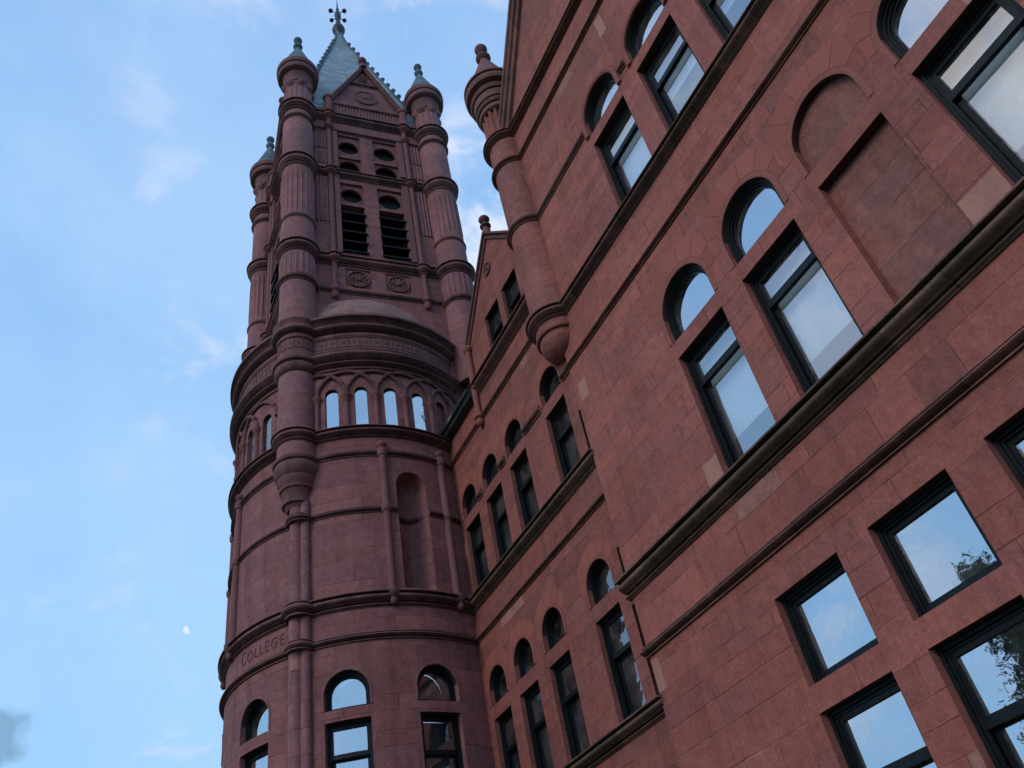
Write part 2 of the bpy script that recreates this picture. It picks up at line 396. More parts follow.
def room(sf, o, d0, d1, par):
    mb = MB(); L = o.loop(-.004, nb=sf.seg(o.w)*2); L += [L[0]]
    mb.grid([[sf.m(x, u, d0) for x, u in L], [sf.m(x, u, d1) for x, u in L]]); fill(mb, sf, o, -.004, d1); mb.build('dark_interior', M_dark, par, smooth=0)
def arch_ring(mb, sf, o, i0, i1, out):
    """roll moulding round the head of an arch"""
    n = 28; rows = []; uvr = []
    prof = [(i0, 0.0), (i0, out*.7)]+[(i0+(i1-i0)*(.15+.6*k/5), out*(.7+.3*math.sin(pi*k/5))) for k in range(6)]+[(i0+(i1-i0)*.8, out*.15), (i0+(i1-i0)*.85, out*.35), (i1, out*.35), (i1, -.002)]
    angs = [pi*k/n for k in range(n+1)]; ub = o.ub+.002
    for rr, oo in prof:
        Rr = o.r+rr
        pts = [(o.xc+Rr, ub)]+[(o.xc+Rr*math.cos(a), o.us+Rr*math.sin(a)) for a in angs]+[(o.xc-Rr, ub)]
        rows.append([sf.m(x, u, -oo) for x, u in pts]); uvr.append([(k*o.r*S*.1, rr*S) for k in range(len(pts))])
    mb.grid(rows, uvr)
    for sg in (1, -1): mb.poly([sf.m(o.xc+sg*(o.r+rr), ub, -oo) for rr, oo in prof])
def voussoirs(mb, sf, o, i0, i1, n=9, out=.0006, half=.106):
    for k in range(n):
        a0, a1 = pi*k/n+.007, pi*(k+1)/n-.007; i2 = i1
        m_ = 4; an = [a0+(a1-a0)*i/m_ for i in range(m_+1)]
        off = random.uniform(0, 400)
        cl = lambda i, a: min(o.r+i, half/max(abs(math.cos(a)), 1e-6))
        rows = [[sf.m(o.xc+cl(i, a)*math.cos(a), o.us+cl(i, a)*math.sin(a), -dd) for a in an] for i, dd in ((i0, out), (i2, out), (i2, -.001))]
        uvr = [[(off+.02+.12*j/m_*1.0, .3+i*S*.2) for j in range(m_+1)] for i in (i0, i2, i2)]
        mb.grid(rows, uvr)
def lathe(mb, c, prof, n=40, a0=0.0, a1=2*pi, flute=None):
    full = abs(a1-a0-2*pi) < 1e-6
    an = [a0+(a1-a0)*i/n for i in range(n+1)]
    rows = []; uvr = []
    for r, u in prof:
        rr = [r*(1-(flute[1]*(max(0.0, math.sin(flute[0]*a/2.0)**2)) if flute else 0)) for a in an]
        rows.append([(c[0]+q_*math.cos(a), c[1]+q_*math.sin(a), u) for q_, a in zip(rr, an)]); uvr.append([(a*.066*S*1.0, u*S) for a in an])
    mb.grid(rows, uvr)
def part(name, mat, parent, c, prof, **k):
    sm = k.pop('smooth', 35); mb = MB(); lathe(mb, c, prof, **k); return mb.build(name, mat, parent, smooth=sm)
def ball(c, u, r, n=7):
    return [(r*math.sin(pi*k/n)+.0003, u-r*math.cos(pi*k/n)) for k in range(n+1)]
def tube(mb, pts, r, n=8):
    P = [Vector(p) for p in pts]; rows = []
    for i, p in enumerate(P):
        d = (P[min(i+1, len(P)-1)]-P[max(i-1, 0)]).normalized()
        up = Vector((0, 0, 1)) if abs(d.z) < .9 else Vector((1, 0, 0))
        a = d.cross(up).normalized(); b = d.cross(a)
        rows.append([tuple(p+a*r*math.cos(2*pi*k/n)+b*r*math.sin(2*pi*k/n)) for k in range(n+1)])
    mb.grid(rows)

# ------------------------------------------------------------------ MAIN BUILDING
B = thing('college_building', 'long red sandstone college wing with arched windows and steep gables, beside the round bell tower', 'building', (.6, 1.4, -.2))
GND = -.2
fs = Flat(1.0)
CX = [.854, .635, .417, .198, -.02]
WB = .152
ops = []; m_ops = []; u_ops = []
low_up = [Op(x, WB, .3935, .5385) for x in CX]
low_dn = [Op(x, WB, .03, .354) for x in CX]
m_rect = [Op(x, WB, .778, 1.0735) for x in CX]
m_arch = [Op(x, WB, 1.112, 1.170+WB/2, True, depth=.017) for x in CX]
u_rect = [Op(x, WB, 1.545, 1.836) for x in CX]
u_arch = [Op(x, WB, 1.876, 1.924+WB/2, True, depth=.015) for x in CX]
allops = low_up+low_dn+m_rect+m_arch+u_rect+u_arch
GC = .417; GS0, GU0 = 1.19, 2.50; GSL = 1.62
def gable_top(x):
    return 2.52+max(0.0, (0.775-abs(x-GC)))*GSL
mb = MB()
wall(mb, fs, -.45, 1.288, GND, 2.5, allops, top=gable_top, extra=[GC, GC-.775, GC+.775])
# return wall towards the recessed wing and rear
rt = Flat(0)
mb.poly([(1.288, 1.0, GND), (1.288, 2.2, GND), (1.288, 2.2, 2.52), (1.288, 1.0, 2.52)], [(0, GND*S), (1.2*S, GND*S), (1.2*S, 2.52*S), (0, 2.52*S)])
mb.poly([(-.45, 1.0, GND), (-.45, 2.2, GND), (-.45, 2.2, 2.52), (-.45, 1.0, 2.52)], [(0, GND*S), (1.2*S, GND*S), (1.2*S, 2.52*S), (0, 2.52*S)])
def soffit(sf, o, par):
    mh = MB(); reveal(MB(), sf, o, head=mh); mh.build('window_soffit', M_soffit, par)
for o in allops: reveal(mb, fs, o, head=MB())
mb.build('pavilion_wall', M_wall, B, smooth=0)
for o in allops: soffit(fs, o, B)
# glazing
def blank(o):
    mb = MB(); fill(mb, fs, o, -.002, o.depth-.001); return mb
for i, x in enumerate(CX):
    window(B, fs, low_up[i], 'transom_window', M_low, rail=None)
    window(B, fs, low_dn[i], 'sash_window', M_low, rail=.30, blind=None)
    if i == 2:
        for o in (m_rect[i], m_arch[i]):
            b_ = blank(o).build('blind_window_panel', M_blank, B, smooth=0)
    else:
        window(B, fs, m_rect[i], 'sash_window', rail=.235, blind=.70)
        window(B, fs, m_arch[i], 'arched_window', M_low)
    window(B, fs, u_rect[i], 'sash_window', rail=.30, blind=.45 if i else .9)
    window(B, fs, u_arch[i], 'arched_window', M_low)
# arch mouldings + voussoirs
def dress_arch(sf, o, w_, out, vo, n, half):
    mb = MB(); arch_ring(mb, sf, o, .0, w_, out); mb.build('arch_moulding', M_dress, B)
    mv = MB(); voussoirs(mv, sf, o, w_+.0005, vo, n, half=half); mv.build('voussoir_blocks', M_vous, B, smooth=0)
for o in m_arch: dress_arch(fs, o, .013, .0018, .064, 7, .107)
for o in u_arch: dress_arch(fs, o, .018, .008, .058, 7, .107)
# string courses
def course(name, prof, x0, x1, mat, sf=fs, n=None):
    mb = MB(); mould(mb, sf, x0, x1, prof, n=n); return mb.build(name, mat, B)
END = 1.296
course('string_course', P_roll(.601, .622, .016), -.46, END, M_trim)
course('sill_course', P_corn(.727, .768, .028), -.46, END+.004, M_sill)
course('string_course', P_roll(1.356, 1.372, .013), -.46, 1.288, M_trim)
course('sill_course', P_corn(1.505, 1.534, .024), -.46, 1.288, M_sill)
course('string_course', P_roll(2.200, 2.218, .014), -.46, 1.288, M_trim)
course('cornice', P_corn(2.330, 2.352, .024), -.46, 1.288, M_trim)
# impost pieces between the upper arches
mb = MB(); edges = [1.288]
for o in u_arch: edges += [o.x1+.019, o.x0-.019]
edges += [-.46]
pr = P_roll(1.898, 1.924, .012)
for a, b in zip(edges[0::2], edges[1::2]):
    mb = MB(); mould(mb, fs, b, a, pr); mb.build('impost_course', M_trim, B)
# salmon replacement stones, flush patches 3 mm proud
mb = MB()
for x0, x1, u0, u1 in ((.931, .975, .772, .834), (.275, .340, .772, .834), (1.236, 1.272, 1.238, 1.292), (1.262, 1.286, .53, .592), (.735, .765, 2.10, 2.185)):
    mb = MB(); box(mb, fs, x0, x1, u0, u1, -.0005, .004); mb.build('patch_stone', M_salmon, B)
# gable coping (rake)
def rake(sgn):
    mb = MB()
    prof = [(.0, -.012), (-.012, -.010), (-.016, .004), (-.008, .008), (-.008, .014), (-.022, .020), (-.026, .030), (-.018, .036), (-.030, .044), (-.030, .060), (-.024, .064), (.10, .066)]
    rows = []
    for xx in (.845, .0):
        x = GC+sgn*xx; u = 2.50+(0.775-xx)*GSL
        rows.append([fs.m(x, u-.03+b_*1.25, a_) for a_, b_ in prof])
    mb.grid(rows); mb.poly(rows[0]); mb.build('gable_coping', M_trim, B)
rake(1); rake(-1)
# slate roof behind gable
mb = MB()
for sg in (1, -1):
    x0, x1 = GC+sg*.86, GC; u0 = 2.43; u1 = 2.5+.775*GSL
    mb.poly([(x0, 1.05, u0), (x1, 1.05, u1), (x1, 2.4, u1), (x0, 2.4, u0)], [(0, 0), (0, 12), (11, 12), (11, 0)])
mb.build('roof', M_slate, B, smooth=0)

# corner turret of the pavilion (corbelled)
TC = (1.301, 1.014); R0 = .066
tp = []
def ringp(r, u0, u1, o): return [(r+a, b) for a, b in P_corn(u0, u1, o)]
prof = [(.0605*math.sin(pi/2*k/10)+.0003, 1.462-.052*math.cos(pi/2*k/10)) for k in range(11)]+[(.0605, 1.470), (.068, 1.471), (.070, 1.477), (.068, 1.483), (.0655, 1.484)]
prof += [(R0, 1.50)]
tp_ = part('corner_turret', M_pturret, B, TC, prof+[(R0, 2.2), (R0, 2.36)])
part('fluted_shaft', M_pturret, tp_, TC, [(R0-.004, 2.36), (R0-.004, 2.395), (R0-.001, 2.41), (R0-.001, 2.52), (R0-.004, 2.53)], n=144, flute=(16, .17))
for u0, u1, o, P in ((1.503, 1.538, .022, P_corn), (1.898, 1.924, .014, P_roll), (2.198, 2.218, .014, P_roll), (2.328, 2.355, .020, P_corn)):
    part('turret_ring', M_trim, tp_, TC, [(R0+a, b) for a, b in P(u0, u1, o)])
part('turret_capital', M_pcarve, tp_, TC, [(R0-.004, 2.515), (R0+.005, 2.520), (R0+.008, 2.530), (R0+.005, 2.540), (R0-.001, 2.541), (R0-.001, 2.545), (R0+.010, 2.546), (R0+.015, 2.555), (R0+.011, 2.564), (R0+.004, 2.565), (R0+.004, 2.569), (R0+.015, 2.570), (R0+.017, 2.603), (R0+.008, 2.604), (R0+.008, 2.608), (R0+.022, 2.609), (R0+.027, 2.620), (R0+.022, 2.631), (R0+.016, 2.632), (R0+.016, 2.650), (R0+.034, 2.652), (R0+.038, 2.662), (R0+.038, 2.674), (R0+.034, 2.684), (R0+.026, 2.685), (R0+.026, 2.688), (R0+.039, 2.690), (R0+.039, 2.700), (R0+.030, 2.704), (.05, 2.712)])
part('turret_cone', M_pcarve, tp_, TC, [(.094, 2.700), (.090, 2.708), (.017, 2.925), (.015, 2.935)]+[(.017+.012*math.sin(pi*k/5), 2.935+.03*k/5) for k in range(6)]+[(.011, 2.968), (.010, 2.990)]+[(.010+.014*math.sin(pi*k/7)*1.05, 2.990+.052*k/7) for k in range(7)]+[(.0005, 3.044)])

# ------------------------------------------------------------------ recessed wing (same building)
fr_ = Flat(1.012)
AX = [1.405, 1.636, 1.803, 1.963]; WA = .105
a_rect = [Op(x, WA, 1.10, 1.336, depth=.018) for x in AX]; a_arch = [Op(x, WA, 1.372, 1.408+WA/2, True, depth=.018) for x in AX]
b_rect = [Op(x, WA, .515, .755, depth=.018) for x in AX]; b_arch = [Op(x, WA, .790, .827+WA/2, True, depth=.018) for x in AX]
c_rect = [Op(x, WA, .05, .33, depth=.018) for x in AX]
dw = [Op(1.611, .098, 1.752, 1.911, depth=.016), Op(1.480, .098, 1.752, 1.911, depth=.016)]
DC, DH, DU, DS = 1.545, .250, 1.92, 1.14
def dorm_top(x):
    q_ = DH-abs(x-DC)
    return 1.72 if q_ < -1e-6 else DU+q_*DS
shade_slots = [Op(1.3075, .013, .53, .725, depth=.02), Op(1.3075, .012, 1.11, 1.245, depth=.02), Op(1.3075, .010, .79, .86, depth=.02)]  # added dark slots standing in for the shadow line at the corner
mb = MB(); wall(mb, fr_, 1.270, 2.09, GND, 1.72, a_rect+a_arch+b_rect+b_arch+c_rect+shade_slots)
wall(mb, fr_, DC-DH, DC+DH, 1.72, 2.2, dw, top=dorm_top, extra=[DC])
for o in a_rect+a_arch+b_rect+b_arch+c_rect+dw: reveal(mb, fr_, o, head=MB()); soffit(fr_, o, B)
for x in (DC-DH, DC+DH): mb.poly([(x, 1.012, 1.72), (x, 1.5, 1.72), (x, 1.5, DU), (x, 1.012, DU)])
mb.build('wing_wall', M_wing, B, smooth=0)
for o in shade_slots:
    mb = MB(); reveal(mb, fr_, o); fill(mb, fr_, o, -.0002, o.depth); mb.build('shadow_line_slot', M_soffit, B, smooth=0)
for i in range(4):
    g_ = M_dim
    window(B, fr_, a_rect[i], 'sash_window', g_, rail=.30); window(B, fr_, a_arch[i], 'arched_window', g_)
    window(B, fr_, b_rect[i], 'sash_window', g_, rail=.33); window(B, fr_, b_arch[i], 'arched_window', g_)
    window(B, fr_, c_rect[i], 'sash_window', g_, rail=.33)
for o in dw: window(B, fr_, o, 'sash_window', M_dim, rail=.45)
for o in a_arch+b_arch: dress_arch(fr_, o, .009, .003, .045, 7, .0795)
course('sill_course', P_corn(.494, .526, .024), 1.283, 2.08, M_sill, fr_)
course('string_course', P_roll(.980, .996, .012), 1.283, 2.08, M_trim, fr_)
course('sill_course', P_corn(1.070, 1.106, .024), 1.283, 2.08, M_sill, fr_)
course('string_course', P_roll(1.592, 1.612, .012), 1.283, 2.08, M_trim, fr_)
course('cornice', P_corn(1.690, 1.735, .026), 1.283, 1.80, M_trim, fr_)
mb = MB(); pr = P_roll(1.366, 1.390, .013)
e_ = [1.288]
for o in a_arch: e_ += [o.x0-.012, o.x1+.012]
for a, b in zip(e_[0::2], e_[1::2]):
    mb = MB(); mould(mb, fr_, a, b, pr); mb.build('impost_course', M_trim, B)
# box gutter at the eave between dormer and tower
mb = MB(); mould(mb, fr_, 1.80, 2.10, [(-.004, 1.690), (.014, 1.690), (.024, 1.696), (.028, 1.706), (.036, 1.709), (.038, 1.722), (.032, 1.726), (-.004, 1.726)]); mb.build('gutter', M_gutter, B)
mb = MB()
mb.poly([(1.27, 1.03, 1.70), (2.10, 1.03, 1.70), (2.10, 1.9, 2.5), (1.27, 1.9, 2.5)], [(0, 0), (6, 0), (6, 9), (0, 9)])
mb.build('roof', M_slate, B, smooth=0); mb = MB()
for sg in (1, -1):
    mb.poly([(DC+sg*(DH+.02), 1.03, DU-.03), (DC, 1.03, DU+DH*DS), (DC, 1.9, DU+DH*DS), (DC+sg*(DH+.02), 1.9, DU-.03)], [(0, 0), (0, 4), (6, 4), (6, 0)])
mb.build('dormer_roof', M_slate, B, smooth=0)
# dormer coping, kneelers, colonnette, roundel and finial
for sg in (1, -1):
    rows = []; mb = MB()
    prof2 = [(.0, -.020), (-.006, -.019), (-.008, -.011), (-.002, -.006), (-.002, -.003), (-.012, -.001), (-.013, .007), (.05, .009)]
    for xx in (DH+.004, 0.0):
        x = DC+sg*xx; u = DU+(DH-xx)*DS
        rows.append([fr_.m(x, u+b_*1.3, a_) for a_, b_ in prof2])
    mb.grid(rows); mb.poly(rows[0]); mb.build('gable_coping', M_trim, B)
part('kneeler', M_dress, B, (DC+DH-.004, 1.004), ball(None, DU-.030, .018))
part('colonnette', M_dress, B, (DC+DH-.004, 1.002), [(.0005, 1.568)]+ball(None, 1.583, .014)[1:-1]+[(.012, 1.597), (.016, 1.60), (.016, 1.612), (.010, 1.618), (.010, DU-.04)], n=18)
fin_prof = lambda u, k: [(.020*k, u-.02*k), (.018*k, u+.012*k), (.012*k, u+.014*k), (.012*k, u+.028*k)]+[(.012*k+.012*k*math.sin(pi*i/5), u+.028*k+.022*k*i/5) for i in range(6)]+[(.010*k, u+.054*k), (.010*k, u+.062*k)]+[(.008*k+.016*k*math.sin(pi*i/7), u+.062*k+.042*k*i/7) for i in range(7)]+[(.0005, u+.105*k)]
mb = MB(); lathe(mb, (DC, 1.018), fin_prof(DU+DH*DS+.012, .82), n=24); mb.build('gable_finial', M_ttrim, B)
def disc(mb, sf, x, u, r, petals=0, out=.006):
    n = 48; rows = []
    for rr, oo in ((1.0, 0), (1.0, out*1.0), (.9, out*1.1), (.86, out*.5), (.6, out*.9), (.25, out*.5), (.18, out*1.2), (.001, out*1.4)):
        row = []
        for k in range(n+1):
            a = 2*pi*k/n; m_ = 1.0
            if petals and .2 < rr < .87: m_ = .25+.75*abs(math.sin(a*petals/2))
            row.append(sf.m(x+r*rr*math.cos(a), u+r*rr*math.sin(a), -oo*m_))
        rows.append(row)
    mb.grid(rows)
mb = MB(); disc(mb, fr_, DC+.035, 2.065, .024, 6); mb.build('roundel', M_carve, B)

# ------------------------------------------------------------------ BELL TOWER
C0 = (2.44, .83); DR = .430
T = thing('bell_tower', 'tall round-based red stone bell tower with four corner turrets and slate spire', 'tower', (C0[0], C0[1], GND))
H = 4.35
FL = (H*.4927, H*.1210); FR = (H*.4768, H*.2672); BL = (H*.6356, H*.1205); BR = (FR[0]+BL[0]-FL[0], FR[1]+BL[1]-FL[1])
dr = Drum(C0, DR)
X = dr.X
WDEG = [-78, -115, -152.4, -184.5]
t_rect = [Op(X(a), .117, .33, .777, depth=.022) for a in WDEG]; t_arch = [Op(X(a), .117, .806, .846+.0585, True, depth=.020) for a in WDEG]
GA = [-77.6, -91.0, -104.4, -117.4, -150.6, -163.4, -176.4, -189.8, -203.0]
g_arch = [Op(X(a), .043, 1.69, 1.869, True, depth=.013) for a in GA]
niche = Op(X(-181.9), .098, 1.125, 1.526, True, depth=.001)
mb = MB(); wall(mb, dr, X(-300), X(0), GND, 2.2, t_rect+t_arch+g_arch+[niche])
for o in t_rect+t_arch+g_arch: reveal(mb, dr, o, head=MB()); soffit(dr, o, T)
mb.build('drum_wall', M_drum, T, axis=(C0, DR), weld=False)
# niche shell
mb = MB(); ND = .066; rows = []; uvr = []
us = [niche.ub, niche.us]
phis = [pi*k/16 for k in range(17)]
for u in us:
    rows.append([dr.m(niche.xc-niche.r*math.cos(p), u, ND*math.sin(p)) for p in phis]); uvr.append([(p*.05*S, u*S) for p in phis])
for k in range(1, 9):
    a = pi/2*k/8; q_ = math.cos(a)
    rows.append([dr.m(niche.xc-niche.r*q_*math.cos(p), niche.us+niche.r*math.sin(a), ND*q_*math.sin(p)) for p in phis]); uvr.append([(p*.05*S, (niche.us+niche.r*math.sin(a))*S) for p in phis])
mb.grid(rows, uvr); mb.build('niche', M_drum, T)
for i in range(4):
    window(T, dr, t_rect[i], 'sash_window', M_low if i < 3 else M_dim, rail=.17 if i != 3 else .2, lab=None); window(T, dr, t_arch[i], 'arched_window', M_low if i < 3 else M_dim)
for i, o in enumerate(g_arch):
    if i == len(g_arch)-1:
        mb = MB(); fill(mb, dr, o, -.001, o.depth-.001); mb.build('blind_gallery_arch', M_drum, T, smooth=0)
    else:
        mb = MB(); ring(mb, dr, o, 0, .003, o.depth-.002, o.depth+.006); f_ = mb.build('gallery_window', M_frame, T)
        th = -math.radians({6: 11, 7: 21, 5: 3}.get(i, 0)); mb = MB(); fill(mb, dr, o, .0015, o.depth-.004, twist=math.tan(th)); mb.build('pane', M_bright if i > 3 else M_dim, f_, smooth=0)
        room(dr, o, o.depth+.006, o.depth+.05, f_)
for o in t_arch:
    mb = MB(); arch_ring(mb, dr, o, .0, .008, .002); mb.build('arch_moulding', M_drum, T)
def dcourse(name, prof, a0, a1, mat, sf=dr):
    mb = MB(); mould(mb, sf, X(a0), X(a1), prof); return mb.build(name, mat, T)
A0, A1 = -215, -40
FLA = -133.9
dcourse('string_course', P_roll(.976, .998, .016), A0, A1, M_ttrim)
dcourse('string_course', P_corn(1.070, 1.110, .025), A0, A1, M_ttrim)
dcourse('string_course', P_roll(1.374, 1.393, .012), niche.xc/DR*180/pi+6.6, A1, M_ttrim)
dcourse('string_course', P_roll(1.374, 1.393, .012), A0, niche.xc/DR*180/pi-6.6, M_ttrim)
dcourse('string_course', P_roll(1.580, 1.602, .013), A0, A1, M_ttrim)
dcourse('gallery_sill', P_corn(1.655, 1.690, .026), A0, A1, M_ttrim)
# concave string inside the niche
mb = MB(); rows = []
for o_, u in P_roll(1.374, 1.393, .012):
    rows.append([dr.m(niche.xc-(niche.r+.002)*math.cos(p), u, ND*math.sin(p)-o_) for p in phis])
mb.grid(rows); mb.build('niche_string', M_ttrim, T)
# gallery entablature
dcourse('gallery_cornice', [(-.004, 1.945), (.006, 1.948), (.006, 1.955)]+arc_pts(.006, 1.957, .014, 1.975, .014, 6)+[(.012, 1.977), (.020, 1.980), (.033, 1.992), (.036, 1.996), (.036, 2.003), (.030, 2.008), (.008, 2.016), (.008, 2.04), (-.004, 2.04)], A0, A1, M_ttrim)
fz = MB(); mould(fz, dr, X(A0), X(A1), [(-.004, 2.036), (.010, 2.036), (.010, 2.044), (.006, 2.046), (.006, 2.092), (.010, 2.095), (.010, 2.10), (-.004, 2.10)]); fzo = fz.build('frieze', M_carve, T)
a = -212.0
while a < -42:
    if abs(a-FLA) > 9:
        x = X(a); bw = .0165
        mb = MB(); box(mb, dr, x-bw, x+bw, 2.049, 2.089, -.0085, 0); mb.build('frieze_block', M_carve, fzo, smooth=0)
        mb = MB(); box(mb, dr, x-.006, x+.006, 2.063, 2.075, -.0092, -.007); mb.build('drilled_hole', M_letter, fzo, smooth=0)
    a += 5.0
dcourse('upper_cornice', [(-.004, 2.098), (.012, 2.100), (.012, 2.112), (.006, 2.114)]+arc_pts(.006, 2.118, .024, 2.146, .016, 8)+[(.020, 2.150), (.022, 2.156), (.034, 2.166), (.042, 2.170), (.042, 2.180), (.036, 2.186), (.028, 2.188), (.0, 2.20), (-.004, 2.20)], A0, A1, M_ttrim)
# stone half dome against the square shaft
mb = MB()
prof = [(.405*math.cos(pi/2*k/12)+.002, 2.185+.37*math.sin(pi/2*k/12)) for k in range(12)]
n = 72; an = [math.radians(A0)+math.radians(A1-A0)*i/n for i in range(n+1)]
mb.grid([[(C0[0]+r*math.cos(a), C0[1]+r*math.sin(a), u) for a in an] for r, u in prof], [[(a*.43*S, u*S*1.6) for a in an] for r, u in prof])
M_dome = ashlar('dome_stone', (0.33, 0.175, 0.145), h=.24, wmin=.3, wvar=.3, var=.3, joint=.8, salmon=.97, stain=.4)
mb.build('half_dome', M_dome, T)
# colonnettes of the drum with ball heads
mb = MB()
def pt(a, out): return (C0[0]+(DR+out)*math.cos(math.radians(a)), C0[1]+(DR+out)*math.sin(math.radians(a)))
cn = None
for a in (-70.8, -97.3, -170.5, -197.2):
    mb = MB(); c = pt(a, .004)
    lathe(mb, c, [(.0115, 1.10), (.0115, 1.37), (.014, 1.372), (.0165, 1.380), (.0165, 1.390), (.013, 1.396), (.0115, 1.40), (.0115, 1.575), (.015, 1.578), (.0175, 1.592), (.015, 1.604), (.010, 1.608)]+[(.007+.0085*math.sin(pi*k/6), 1.608+.028*k/6) for k in range(6)]+[(.0005, 1.637)], n=18)
    mb.build('colonnette', M_dress2, T)
    part('corbel_drop', M_ttrim, T, pt(a, .012), [(.0005, 1.066), (.005, 1.068), (.009, 1.074), (.010, 1.082), (.008, 1.088), (.013, 1.096), (.017, 1.104), (.017, 1.114), (.010, 1.118)], n=18)
# gallery shafts, capitals and interlaced arches
for a in (-70.9, -84.3, -97.7, -110.9, -144.2, -157.0, -169.9, -183.1, -196.4, -209.7):
    mb = MB(); c = pt(a, .002)
    lathe(mb, c, [(.014, 1.69), (.014, 1.698), (.0085, 1.703), (.0085, 1.805), (.011, 1.808), (.009, 1.812), (.013, 1.824), (.017, 1.830), (.017, 1.838), (.0, 1.839)], n=14)
    mb.build('gallery_shaft', M_dress2, T)
for i, (a, b) in enumerate(((-70.9, -97.7), (-84.3, -110.9), (-97.7, -124), (-144.2, -170.0), (-157.0, -183.1), (-169.9, -196.4), (-183.1, -209.7), (-131.0, -157.0), (-196.4, -222.0))):
    mb = MB(); xa, xb = X(a), X(b); xc, rr = (xa+xb)/2, abs(xa-xb)/2
    tube(mb, [dr.m(xc+rr*math.cos(pi*k/24), 1.836+rr*1.02*math.sin(pi*k/24), -.003-.002*(i % 2)) for k in range(25)], .0075, 8)
    mb.build('interlaced_arch', M_ttrim, T)

# double colonnette under the front-left turret
for da, r_ in ((-4.6, .0145), (-1.0, .021)):
    part('twin_colonnette', M_turret, T, pt(FLA+da, .006), [(r_, GND), (r_, .9), (r_, 1.44)], n=22)
cF = pt(FLA-2.2, .004)
for u0, u1, o in ((.976, 1.002, .009), (1.072, 1.112, .018), (1.372, 1.394, .009)):
    part('colonnette_band', M_ttrim, T, cF, [(.034+a_, b_) for a_, b_ in P_roll(u0, u1, o)], n=28)
part('patch_stone', M_salmon, T, pt(FLA-1.0, .0075), [(.0212, .925), (.0212, .955)], n=18, a0=math.radians(-215), a1=math.radians(-120))

# --- turrets -------------------------------------------------------------
def turret(c, low):
    r = .066
    tr = part('corner_turret', M_turret, T, c, [(r*.97, low), (r*.97, 2.0), (r, 2.16), (r, 2.80), (r*.97, 2.81), (r*.97, 3.08), (r, 3.09), (r, 3.53), (r*.98, 3.54), (r*.98, 3.62), (r*.93, 3.64), (r*.93, 3.8)])
    for pr, fl in (([(r, 2.80), (r*1.0, 2.835), (r*1.03, 2.85), (r*1.03, 3.07), (r, 3.085), (r, 3.10)], (20, .14)), ([(r*1.02, 2.445), (r*1.05, 2.455), (r*1.05, 2.56), (r, 2.565)], (20, .17)), ([(r*.96, 3.66), (r*.98, 3.675), (r*.98, 3.79), (r*.96, 3.80)], (16, .12))):
        part('fluted_shaft', M_turret, tr, c, pr, n=160, flute=fl)
    for u0, u1, o, P in ((2.405, 2.435, .013, P_roll), (2.57, 2.625, .022, P_corn), (2.775, 2.795, .006, P_roll), (3.13, 3.20, .022, P_corn), (3.500, 3.530, .012, P_roll), (3.568, 3.628, .024, P_corn)):
        part('turret_ring', M_ttrim, tr, c, [(r+a, b) for a, b in P(u0, u1, o)])
    part('scalloped_capital', M_carve, tr, c, [(r*.94, 3.775), (r*1.10, 3.785), (r*1.22, 3.80), (r*1.20, 3.815), (r*1.04, 3.832), (r*1.0, 3.84)], n=112, flute=(8, .20))
    part('turret_capital', M_carve, tr, c, [(r*.98, 3.825), (r*1.0, 3.86), (r*1.05, 3.888), (r*1.10, 3.894), (r*1.10, 3.900), (r*1.30, 3.903), (r*1.42, 3.908), (r*1.47, 3.918), (r*1.48, 3.930), (r*1.44, 3.940), (r*1.34, 3.942), (r*1.34, 3.946), (r*1.50, 3.948), (r*1.54, 3.956), (r*1.54, 3.976), (r*1.50, 3.984), (r*1.2, 3.992)])
    part('turret_cone', M_copper, tr, c, [(r*1.42, 3.980), (r*1.38, 3.988), (.013, 4.230), (.011, 4.238)]+[(.012+.012*math.sin(pi*k/6), 4.238+.036*k/6) for k in range(7)]+[(.010, 4.284), (.009, 4.297)]+[(.009+.013*math.sin(pi*k/6), 4.297+.046*k/6) for k in range(6)]+[(.0005, 4.35)], n=28)
    return tr
tF = turret(FL, 1.60)
for c in (FR, BL, BR): turret(c, 2.15)
# corbel and bands low on the front-left turret
r = .066
mb = MB(); lathe(mb, FL, [(.030, 1.425), (.036, 1.432), (.038, 1.440), (.046, 1.442), (.046, 1.447), (.040, 1.450), (.040, 1.455), (.044, 1.475), (.050, 1.485), (.047, 1.488), (.054, 1.492), (.056, 1.50), (.051, 1.503), (.055, 1.510), (.062, 1.522), (.0625, 1.53), (.058, 1.534), (.064, 1.54), (.072, 1.553), (.074, 1.566), (.070, 1.578), (.066, 1.58), (.075, 1.584), (.078, 1.592), (.074, 1.60), (.064, 1.603)]); mb.build('turret_corbel', M_carve, tF)
part('turret_band', M_ttrim, tF, FL, [(r+a, b) for a, b in P_corn(1.655, 1.695, .018)])
mb = MB()
lathe(mb, FL, [(r-.004, 1.945), (r+.004, 1.95), (r+.012, 1.965), (r+.012, 1.98), (r+.008, 1.984), (r+.018, 1.99), (r+.020, 2.0), (r+.010, 2.012), (r+.004, 2.016), (r+.004, 2.04), (r+.001, 2.043), (r+.001, 2.095), (r+.006, 2.10), (r+.006, 2.112), (r+.004, 2.114)]+[(r+a, b) for a, b in arc_pts(.004, 2.118, .016, 2.146, .014, 8)]+[(r+.014, 2.15), (r+.014, 2.16), (r+.020, 2.172), (r+.022, 2.178), (r+.016, 2.188), (r-.002, 2.196)])
mb.build('turret_band', M_ttrim, tF)
fs2 = Drum(FL, r+.001)
for k in range(-4, 5):
    a = math.radians(-170)+k*.42; x = a*(r+.001)
    mb = MB(); box(mb, fs2, x-.011, x+.011, 2.050, 2.088, -.0022, .001); mb.build('frieze_block', M_carve, tF, smooth=0)
    mb = MB(); box(mb, fs2, x-.004, x+.004, 2.065, 2.074, -.0030, .0); mb.build('drilled_hole', M_letter, tF, smooth=0)

